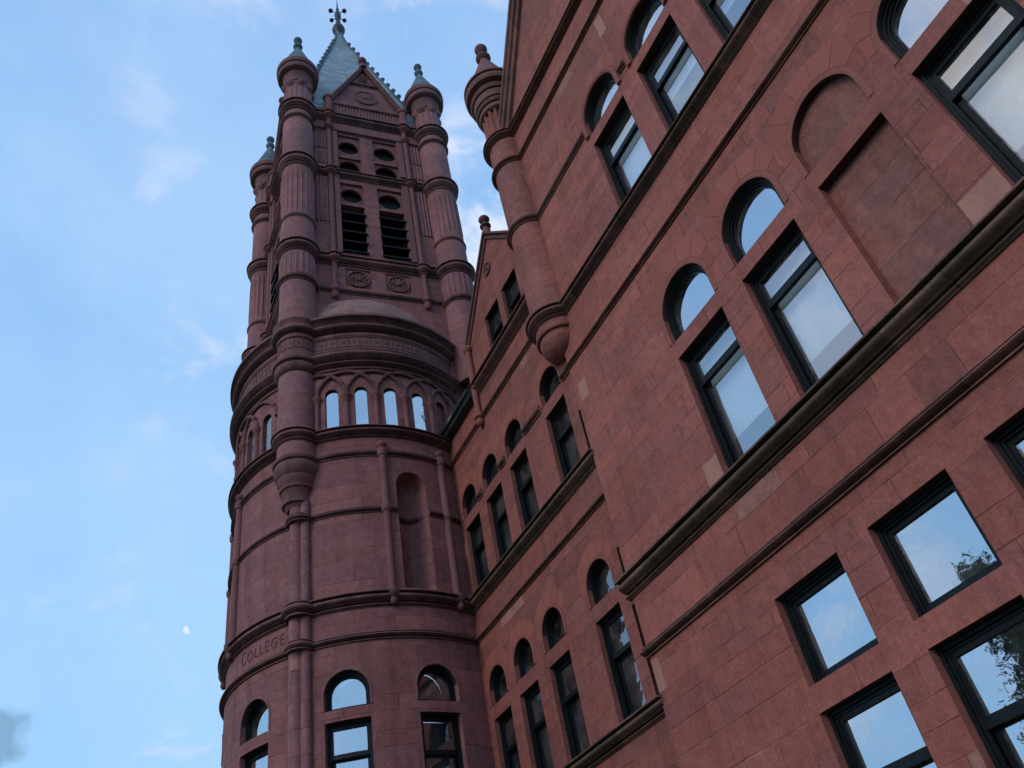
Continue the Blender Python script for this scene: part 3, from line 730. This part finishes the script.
# --- square shaft faces --------------------------------------------------
CEN = ((FL[0]+BR[0])/2, (FL[1]+BR[1])/2)
def tface(A, Bp):
    f = Face(A, Bp, CEN); L = f.L; V = lambda v: v*L
    bays = [(.280, .440), (.537, .712)]
    lou = [Op(V((a+b)/2), V(b-a), 2.672, 2.984, depth=.03) for a, b in bays]
    p3 = [Op(V((a+b)/2), V(b-a), 2.998, 3.140, depth=.012) for a, b in bays]
    p2 = [Op(V((a+b)/2), V(b-a), 3.225, 3.335, depth=.012) for a, b in bays]
    p1 = [Op(V((a+b)/2), V(b-a), 3.352, 3.515, depth=.012) for a, b in bays]
    ros = [Op(V(.366), V(.155), 2.465, 2.572, depth=.006), Op(V(.615), V(.155), 2.465, 2.572, depth=.006)]
    mb = MB(); wall(mb, f, 0, L, 2.02, 3.72, lou+p1+p2+p3+ros)
    for o in lou+p1+p2+p3+ros: reveal(mb, f, o)
    mb.build('shaft_wall', M_drum, T, smooth=0)
    # pilasters and colonnettes, fluted strips
    for a, b in ((.242, .277), (.715, .758)):
        for u0, u1 in ((2.66, 3.19), (3.25, 3.53)):
            mb = MB(); box(mb, f, V(a), V(b), u0, u1, -.008, .002); mb.build('pilaster', M_dress2, T, smooth=0)
    for v in (.218, .785):
        mb = MB(); p = f.m(V(v), 0, -.006); lathe(mb, (p[0], p[1]), [(.011, 2.44), (.011, 3.63)], n=16)
        lathe(mb, (p[0], p[1]), [(.0005, 2.385), (.009, 2.388), (.015, 2.40), (.014, 2.414), (.009, 2.42), (.018, 2.43), (.018, 2.447), (.010, 2.452)], n=16)
        for u0, u1, o in ((2.578, 2.631, .024), (3.168, 3.21, .024), (3.526, 3.548, .014), (3.612, 3.662, .026)): lathe(mb, (p[0], p[1]), [(.009+a_, b_) for a_, b_ in P_corn(u0, u1, o)], n=20)
        mb.build('colonnette', M_dress2, T)
    for v0, v1 in ((.10, .195), (.81, .90)):
        for u0, u1 in ((2.85, 3.16), (3.26, 3.36), (3.38, 3.52)):
            n = 40; xs = [V(v0)+(V(v1)-V(v0))*i/n for i in range(n+1)]; mb = MB()
            mb.grid([[f.m(x, u, -.003-.004*math.cos(i/n*2*pi*4)) for i, x in enumerate(xs)] for u in (u0, u1)])
            mb.build('fluted_panel', M_turret, T)
    # louvres
    for o in lou:
        mb = MB(); fill(mb, f, o, -.003, .12); lb = mb.build('louvre_opening', M_dark, T, smooth=0)
        mb = MB()
        for k in range(5):
            u0 = o.ub+.002+k*(o.ut-o.ub)/5.0
            ys = [(-.012, u0), (.055, u0+.055), (.058, u0+.051), (-.010, u0-.005)]
            pts0 = [f.m(o.x0-.004, u, d) for d, u in ys]; pts1 = [f.m(o.x1+.004, u, d) for d, u in ys]
            mb.grid([[p, r_] for p, r_ in zip(pts0+[pts0[0]], pts1+[pts1[0]])]); mb.poly(pts0); mb.poly(pts1)
        mb.build('louvre_blade', M_louv, lb, smooth=0)
    # plates with round openings
    for o in p1+p2+p3:
        mb = MB(); mk = MB()
        r_ = .046*o.w/.1; uc = (o.ub+o.ut)/2-.002; n = 32
        r_ = min(r_, (o.ut-o.ub)*.47, o.w*.46)
        inner = []; outer = []
        for k in range(n+1):
            a = 2*pi*k/n; ca, sa = math.cos(a), math.sin(a); inner.append((o.xc+r_*ca, uc+r_*sa))
            kx = (o.w/2)/max(abs(ca), 1e-6); ky = ((o.ut-uc) if sa > 0 else (uc-o.ub))/max(abs(sa), 1e-6); q_ = min(kx, ky)
            outer.append((o.xc+q_*ca, uc+q_*sa))
        mb.grid([[f.m(x, u, .010) for x, u in outer], [f.m(x, u, .010) for x, u in inner], [f.m(x, u, .022) for x, u in inner]])
        fill(mk, f, o, -.001, .04)
        pp = mb.build('pierced_panel', M_dress2, T); mk.build('dark_interior', M_dark, pp, smooth=0)
    # rosettes
    for o in ros:
        mb = MB(); fill(mb, f, o, -.001, .0055); rp = mb.build('rosette_panel', M_dress, T, smooth=0)
        f2 = Face(A, Bp, CEN); f2.A = f2.A+f2.n*.0055
        mb = MB(); disc(mb, f2, o.xc, 2.516, .045, 12, .009); mb.build('rosette', M_carve, rp)
    mb = MB(); mould(mb, f, 0, L, P_roll(2.422, 2.448, .012)); mb.build('string_course', M_ttrim, T)
    mb = MB(); mould(mb, f, 0, L, P_corn(2.580, 2.633, .022)); mb.build('cornice', M_ttrim, T)
    mb = MB(); mould(mb, f, 0, L, P_corn(3.168, 3.212, .022)); mb.build('cornice', M_ttrim, T)
    mb = MB(); mould(mb, f, 0, L, P_roll(3.526, 3.548, .012)); mb.build('string_course', M_ttrim, T)
    mb = MB(); mould(mb, f, 0, L, P_corn(3.612, 3.664, .026)); mb.build('crown_cornice', M_ttrim, T)
    # parapet of balusters
    x0, x1 = V(.235), V(.805); n = 24*6; xs = [x0+(x1-x0)*i/n for i in range(n+1)]
    mb = MB(); mb.grid([[f.m(x, u, .0-.005*abs(math.sin(i/6*pi))) for i, x in enumerate(xs)] for u in (3.66, 3.765)])
    po = mb.build('parapet', M_dress2, T)
    for v in (.225, .80):
        p = f.m(V(v), 0, -.002); part('parapet_post', M_dress2, po, (p[0], p[1]), [(.019, 3.66), (.019, 3.80), (.024, 3.802), (.027, 3.812), (.024, 3.822), (.0005, 3.83)], n=20)
    mb = MB(); mould(mb, f, x0, x1, P_roll(3.756, 3.788, .013)); mb.build('parapet_rail', M_ttrim, po)
    # gable
    x0, x1, pk, b0 = V(.235), V(.805), 4.195, 3.80; xm = (x0+x1)/2
    mb = MB(); mb.poly([f.m(x0, b0, .012), f.m(x1, b0, .012), f.m(xm, pk-.02, .012)], [(0, 0), (3, 0), (1.5, 3)]); 
    gb = mb.build('tower_gable', M_drum, T, smooth=0)
    for xa in (x0-.006, x1+.006):
        rows = []; mb = MB()
        for x, u in ((xa, b0-.005), (xm, pk-.005)): rows.append([f.m(x, u-.025, .014), f.m(x, u-.025, -.004), f.m(x, u-.008, -.006), f.m(x, u-.004, -.012), f.m(x, u+.018, -.012), f.m(x, u+.020, .05)])
        mb.grid(rows); mb.poly(rows[0]); mb.build('gable_coping', M_ttrim, gb)
    hw = (x1-x0)/2*(pk-4.03)/(pk-b0)
    mb = MB(); mould(mb, Shift(f, .012), xm-hw, xm+hw, P_roll(4.012, 4.034, .012)); mb.build('string_course', M_ttrim, gb)
    for uu, rr in ((3.905, .058), (4.075, .020)):
        mb = MB(); disc(mb, Shift(f, .012), xm, uu, rr, 10, .007); mb.build('roundel', M_carve, gb)
    p = f.m(xm, 0, .0); mb = MB(); lathe(mb, (p[0], p[1]), [(.022, pk-.02), (.020, pk+.008), (.013, pk+.012), (.013, pk+.03), (.018, pk+.034), (.014, pk+.040)]+[(.010+.013*math.sin(pi*k/6), pk+.042+.04*k/6) for k in range(6)]+[(.0005, pk+.083)], n=20); mb.build('gable_finial', M_carve, gb)
    # little roof behind each gable
    mb = MB()
    for xa in (x0, x1): mb.poly([f.m(xa, b0, .02), f.m(xm, pk, .02), f.m(xm, pk, .22), f.m(xa, b0, .22)], [(0, 0), (0, 3), (2, 3), (2, 0)])
    mb.build('gable_roof', M_slate, gb, smooth=0)
class Shift:
    def __init__(self, f, d): self.f = f; self.d = d
    def m(self, x, u, d=0.0): return self.f.m(x, u, d+self.d)
    def seg(self, w): return 1
for A, Bp in ((FL, FR), (FL, BL), (BR, FR), (BL, BR)): tface(A, Bp)

# spire: slightly bell-topped slate pyramid with crockets on the hips
LV = [(1.0, 3.70), (.97, 3.72), (.13, 4.93), (.075, 5.02), (.045, 5.14)]
cs = [FL, FR, BR, BL]
def hip(i, k): return (CEN[0]+(cs[i][0]-CEN[0])*k, CEN[1]+(cs[i][1]-CEN[1])*k)
mb = MB()
for i in range(4):
    j = (i+1) % 4
    for (k0, u0), (k1, u1) in zip(LV[:-1], LV[1:]):
        a, b, c, d = hip(i, k0), hip(j, k0), hip(j, k1), hip(i, k1); w0, w1 = math.dist(a, b)*S/2, math.dist(c, d)*S/2
        mb.poly([(*a, u0), (*b, u0), (*c, u1), (*d, u1)], [(-w0, u0*S*1.1), (w0, u0*S*1.1), (w1, u1*S*1.1), (-w1, u1*S*1.1)])
sp = mb.build('spire', M_slate, T, smooth=0)
for i in range(4):
    mb = MB()
    tube(mb, [(*hip(i, .97), 3.73), (*hip(i, .13), 4.935), (*hip(i, .05), 5.10)], .006, 8); mb.build('hip_ridge', M_copper, sp)
    for m_ in range(15):
        k = .93-.79*m_/14; u = 3.73+(.97-k)/.84*1.205; h = hip(i, k*1.02)
        part('crocket', M_copper, sp, h, [(.0005, u-.004), (.006, u), (.007, u+.008), (.011, u+.014), (.013, u+.021), (.009, u+.029), (.0005, u+.032)], n=10)
# metal finial
CEN2 = (CEN[0]+.004, CEN[1]+.006)
fo = part('spire_finial', M_iron, T, CEN2, [(.022, 5.10), (.020, 5.135), (.024, 5.15), (.035, 5.17), (.040, 5.195), (.035, 5.22), (.023, 5.245), (.017, 5.275), (.014, 5.31), (.011, 5.33), (.018, 5.35), (.021, 5.39), (.016, 5.42), (.009, 5.44), (.011, 5.465), (.006, 5.49), (.003, 5.56), (.0005, 5.605)], n=20)
for a in (1.907, 1.907+pi):
    for uu, dz, rr, rb in ((5.325, .035, .040, .0135), (5.455, -.04, .043, .015)):
        e = (CEN2[0]+rr*math.cos(a), CEN2[1]+rr*math.sin(a), uu)
        mb = MB(); tube(mb, [(CEN2[0], CEN2[1], uu+dz), e], .003, 6); mb.build('finial_arm', M_iron, fo)
        part('finial_ball', M_iron, fo, e[:2], [(q_, w_) for q_, w_ in ball(None, uu, rb)], n=14)

# inscription on the drum
def inscription():
    objs = []
    cu = bpy.data.curves.new('inscription_curve', 'FONT'); cu.size = 1.0; cu.body = 'COLLEGE'; cu.extrude = 0.0
    cu.space_character = 1.15
    to = bpy.data.objects.new('inscription_curve', cu); COL.objects.link(to)
    bpy.context.view_layer.update()
    me = to.evaluated_get(bpy.context.evaluated_depsgraph_get()).to_mesh()
    vs = [tuple(v.co) for v in me.vertices]; fcs = [list(p.vertices) for p in me.polygons]
    xmin = min(v[0] for v in vs); xmax = max(v[0] for v in vs); ymax = max(v[1] for v in vs)
    cw = (xmax-xmin)/7
    mb = MB(); xa, xb = X(-105.8), X(-129.4); u0 = 1.022; hh = .030
    for fc in fcs:
        pts = []
        cxx = sum(vs[i][0] for i in fc)/len(fc)
        big = 1.28 if (cxx-xmin)/(xmax-xmin) < .135 else 1.0
        for i in fc:
            x, y = vs[i][0], vs[i][1]
            pts.append(dr.m(xa+(xb-xa)*(x-xmin)/(xmax-xmin), u0+hh*big*y/ymax, -.0012))
        mb.poly(pts)
    o = mb.build('inscription', M_letter, T, smooth=0)
    to.to_mesh_clear(); bpy.data.objects.remove(to); bpy.data.curves.remove(cu)
inscription()

# ------------------------------------------------------------------ ground
def ground():
    N = NT('lawn_and_earth'); geo = N.n('ShaderNodeNewGeometry'); pos = geo.outputs['Position']
    c = N.mix(N.noise(pos, 0.6, 6), (0.035, 0.06, 0.018), (0.06, 0.075, 0.03))
    m = N.out(N.bsdf(c, 0.95))
    me = bpy.data.meshes.new('ground'); R_ = 3000
    me.from_pydata([(-R_, -R_, 0), (R_, -R_, 0), (R_, R_, 0), (-R_, R_, 0)], [], [(0, 1, 2, 3)]); me.materials.append(m)
    o = bpy.data.objects.new('ground', me); COL.objects.link(o); o['kind'] = 'structure'
ground()

# ------------------------------------------------------------------ trees mirrored in the lower windows
M_leaf = weathered('tree_leaves', (0.035, 0.06, 0.022), (0.07, 0.10, 0.035)); M_bark = weathered('tree_bark', (0.09, 0.07, 0.055), (0.05, 0.04, 0.03))
def tree(name, label, at, height, crown_r, crown_base, seed, cone=False):
    rnd = random.Random(seed)
    root = bpy.data.objects.new(name, None); COL.objects.link(root); root.location = at; root.matrix_world = Matrix.Translation(at); root['label'] = label; root['category'] = 'tree'
    vs, fs_ = [], []
    def limb(p0, p1, r0, r1):
        d = (p1-p0).normalized(); a = d.orthogonal().normalized(); b = d.cross(a); i = len(vs)
        for p, r_ in ((p0, r0), (p1, r1)):
            for k in range(8): vs.append(tuple(p+a*r_*math.cos(k*pi/4)+b*r_*math.sin(k*pi/4)))
        for k in range(8): fs_.append((i+k, i+(k+1) % 8, i+8+(k+1) % 8, i+8+k))
    o0 = Vector(at); limb(o0-Vector((0, 0, .2)), o0+Vector((0, 0, height*.55)), .28, .16); limb(o0+Vector((0, 0, height*.55)), o0+Vector((0, 0, height*.95)), .16, .03)
    clumps = []
    for k in range(46 if not cone else 60):
        z = rnd.uniform(0, 1)
        rad = crown_r*((1-z)*.95+.08 if cone else math.sqrt(max(.05, 1-(2*z-1)**2)))
        a = rnd.uniform(0, 2*pi); q_ = rad*rnd.uniform(.45, 1.0)
        c = o0+Vector((q_*math.cos(a), q_*math.sin(a), crown_base+z*(height-crown_base)))
        limb(o0+Vector((0, 0, max(crown_base*.8, c.z-o0.z-rad*.6))), c, .06, .015); clumps.append((c, (.9 if not cone else .6)*rnd.uniform(.6, 1.1)))
    me = bpy.data.meshes.new('trunk'); me.from_pydata(vs, [], fs_); me.materials.append(M_bark)
    tr = bpy.data.objects.new('trunk', me); COL.objects.link(tr); tr.parent = root; tr.matrix_parent_inverse = root.matrix_world.inverted()
    lv, lf = [], []
    for c, r_ in clumps:
        for k in range(460):
            p = c+Vector((rnd.gauss(0, 1), rnd.gauss(0, 1), rnd.gauss(0, .8)))*r_*.55
            a = Vector((rnd.gauss(0, 1), rnd.gauss(0, 1), rnd.gauss(0, 1))).normalized(); b = a.orthogonal().normalized(); w_ = rnd.uniform(.04, .09)
            i = len(lv); lv += [tuple(p-a*w_), tuple(p+b*w_*.6), tuple(p+a*w_), tuple(p-b*w_*.6)]; lf.append((i, i+1, i+2, i+3))
    me = bpy.data.meshes.new('crown'); me.from_pydata(lv, [], lf); me.materials.append(M_leaf)
    cr = bpy.data.objects.new('crown', me); COL.objects.link(cr); cr.parent = root; cr.matrix_parent_inverse = root.matrix_world.inverted()
tree('broadleaf_tree', 'dark broad leafy tree mirrored in the lower right sash window', (-12.0, 12.0, 0), 12.6, 4.8, 4.0, 3)
tree('slender_tree', 'thin pointed tree tip mirrored in the small window above the sill', (-12.0, 16.6, 0), 13.0, 1.3, 4.0, 5, True)

# ------------------------------------------------------------------ camera (solved from vanishing points)
f_px = 838.651
a_ = Vector((-0.16293211, -0.7509266, 0.6399706)); b_ = Vector((-0.41220286, 0.64112578, 0.64733804)); n_ = Vector((0.896405, 0.15832556, 0.41399407))
# image axes in world (X = t, Y = s, Z = u)
right = Vector((n_.x, b_.x, a_.x)); down = Vector((n_.y, b_.y, a_.y)); fwd = Vector((n_.z, b_.z, a_.z))
cam = bpy.data.cameras.new('camera'); co = bpy.data.objects.new('camera', cam); COL.objects.link(co)
mw = Matrix((( right.x, -down.x, -fwd.x, 0), (right.y, -down.y, -fwd.y, 0), (right.z, -down.z, -fwd.z, CAMZ), (0, 0, 0, 1)))
co.matrix_world = mw
cam.sensor_width = 36; cam.lens = 36*f_px/1024; cam.clip_start = .05; cam.clip_end = 20000
sc.camera = co
def raydir(px, py): return (right*(px-512)+down*(py-384)+fwd*f_px).normalized()

# moon
md = raydir(187.5, 629.5)*3000+Vector((0, 0, CAMZ))
N = NT('moon_surface'); geo = N.n('ShaderNodeNewGeometry')
em = N.n('ShaderNodeEmission'); cl = N.mix(N.noise(geo.outputs['Position'], .12, 4), (0.62, 0.76, 0.95), (0.95, 0.97, 1.0))
dn = N.n('ShaderNodeVectorMath', operation='DOT_PRODUCT'); N.l(geo.outputs['Normal'], dn.inputs[0]); dn.inputs[1].default_value = (-right*.75+down*.35-fwd*.56).normalized()
N.l(N.mix(N.ramp(dn.outputs['Value'], (-.55, .15, 0., 1.)), (0.37, 0.62, 0.97), cl), em.inputs[0]); em.inputs[1].default_value = .98  # lit side and sky-coloured shadow side painted into the moon's emission
mm = N.out(em.outputs[0])
me = bpy.data.meshes.new('moon'); bm = bmesh.new(); bmesh.ops.create_uvsphere(bm, u_segments=32, v_segments=16, radius=13.0); bm.to_mesh(me); bm.free(); me.materials.append(mm)
mo = bpy.data.objects.new('moon', me); COL.objects.link(mo); mo.location = md; mo['label'] = 'small pale moon low in the blue sky left of the tower'; mo['category'] = 'moon'

# ------------------------------------------------------------------ sky and sun
SUN_EL, SUN_AZ = math.radians(28), math.radians(250)    # compass-like: from the left and slightly behind
w = bpy.data.worlds.new('World'); sc.world = w; w.use_nodes = True
nt = w.node_tree; nt.nodes.clear()
def wn_(t, **k):
    n = nt.nodes.new(t)
    for a, b in k.items(): setattr(n, a, b)
    return n
L = nt.links.new
sky = wn_('ShaderNodeTexSky', sky_type='NISHITA'); sky.sun_disc = False; sky.sun_elevation = SUN_EL; sky.sun_rotation = SUN_AZ
sky.air_density = 1.0; sky.dust_density = 1.2; sky.ozone_density = 1.5
tc = wn_('ShaderNodeTexCoord'); sp_ = wn_('ShaderNodeSeparateXYZ'); L(tc.outputs['Generated'], sp_.inputs[0])
mp = wn_('ShaderNodeMapRange'); L(sp_.outputs[2], mp.inputs[0]); mp.inputs[1].default_value = .25; mp.inputs[2].default_value = .95; mp.inputs[3].default_value = 0; mp.inputs[4].default_value = 1
gr = wn_('ShaderNodeMix', data_type='RGBA'); L(mp.outputs[0], gr.inputs[0]); gr.inputs[6].default_value = (3.55, 7.15, 11.6, 1); gr.inputs[7].default_value = (3.1, 5.6, 10.0, 1)
mx = wn_('ShaderNodeMix', data_type='RGBA'); mx.inputs[0].default_value = .85; L(sky.outputs[0], mx.inputs[6]); L(gr.outputs[2], mx.inputs[7])
def nz(scale, det, dist, zs, off):
    v = wn_('ShaderNodeMapping'); L(tc.outputs['Generated'], v.inputs[0]); v.inputs['Scale'].default_value = (1, 1, zs); v.inputs['Location'].default_value = off
    n = wn_('ShaderNodeTexNoise'); L(v.outputs[0], n.inputs['Vector']); n.inputs['Scale'].default_value = scale; n.inputs['Detail'].default_value = det; n.inputs['Roughness'].default_value = .6; n.inputs['Distortion'].default_value = dist
    return n.outputs['Fac']
def mr(x, a, b, c, d):
    m = wn_('ShaderNodeMapRange'); m.interpolation_type = 'SMOOTHSTEP'; L(x, m.inputs[0])
    for i_, v in enumerate((a, b, c, d)): m.inputs[i_+1].default_value = v
    return m.outputs[0]
def mt(op, a, b):
    m = wn_('ShaderNodeMath', operation=op)
    for i_, v in enumerate((a, b)):
        if isinstance(v, (int, float)): m.inputs[i_].default_value = v
        else: L(v, m.inputs[i_])
    return m.outputs[0]
def blend(f, a, col):
    m = wn_('ShaderNodeMix', data_type='RGBA'); L(f, m.inputs[0]); L(a, m.inputs[6]); m.inputs[7].default_value = col+(1,); return m.outputs[2]
haze = mr(nz(1.6, 5, .3, 1.3, (.3, .1, 0)), .38, .70, 0, .50)
puff = mt('MULTIPLY', mr(nz(7.5, 8, .35, 1.5, (.9, .35, .2)), .50, .72, 0, 1), mr(nz(2.1, 3, 0, 1.0, (.55, .8, .1)), .42, .60, 0, .8))
c1 = blend(haze, mx.outputs[2], (5.2, 7.6, 10.6)); c2 = blend(puff, c1, (7.6, 8.2, 10.0))
def spot(px, py, c_in, c_out, mirror=False):       # a cloud standing in one direction of the sky
    d = raydir(px, py)
    if mirror: d = Vector((-d.x, d.y, d.z))
    dt = wn_('ShaderNodeVectorMath', operation='DOT_PRODUCT'); nv = wn_('ShaderNodeVectorMath', operation='NORMALIZE'); L(tc.outputs['Generated'], nv.inputs[0])
    L(nv.outputs[0], dt.inputs[0]); dt.inputs[1].default_value = d; return mr(dt.outputs['Value'], math.cos(math.radians(c_out)), math.cos(math.radians(c_in)), 0, 1)
wisp = nz(15, 7, .3, 1.2, (.1, .4, .7))
c3 = blend(mt('MULTIPLY', mt('MULTIPLY', spot(468, 205, 2.0, 8.0), mr(wisp, .38, .62, 0, 1)), .85), c2, (8.0, 8.7, 10.4))
c3 = blend(mt('MULTIPLY', spot(860, 640, 1, 11, True), mr(nz(9.0, 7, .4, 1.3, (.2, .7, .5)), .42, .66, 0, .7)), c3, (7.2, 8.3, 10.2))
big = nz(5.0, 7, .5, 1.4, (.7, .2, .5))
c3 = blend(mt('MULTIPLY', spot(985, 70, 2, 13, True), mr(big, .36, .60, .25, 1.0)), c3, (10.2, 9.2, 8.6))
c3 = blend(mt('MULTIPLY', spot(640, 110, 1, 9, True), mr(big, .40, .62, .1, .8)), c3, (7.6, 8.8, 10.2))
c3 = blend(mt('MULTIPLY', spot(850, 320, 1, 7, True), mr(big, .42, .60, 0, .7)), c3, (7.4, 8.2, 10.0))
c4 = blend(mr(mt('ADD', spot(5, 736, .0, 2.3), mt('MULTIPLY', mt('SUBTRACT', nz(24, 7, .5, 1.2, (.3, .4, .2)), .5), 2.2)), .32, 1.10, 0, .75), c3, (1.9, 3.6, 5.3))
class _C: outputs = [None, None, c4]
cl = _C()
bg = wn_('ShaderNodeBackground'); L(cl.outputs[2], bg.inputs[0]); bg.inputs[1].default_value = .1
ow = wn_('ShaderNodeOutputWorld'); L(bg.outputs[0], ow.inputs[0])
sd = bpy.data.lights.new('sun', 'SUN'); sd.energy = .95; sd.angle = math.radians(25); sd.color = (1.0, .9, .8)
so = bpy.data.objects.new('sun', sd); COL.objects.link(so)
# direction to the sun: Blender sky rotation measured from +Y clockwise
to_sun = Vector((math.sin(SUN_AZ)*math.cos(SUN_EL), math.cos(SUN_AZ)*math.cos(SUN_EL), math.sin(SUN_EL)))
so.rotation_euler = to_sun.to_track_quat('Z', 'Y').to_euler()
sc.view_settings.view_transform = 'Standard'; sc.view_settings.look = 'None'; sc.view_settings.exposure = 0
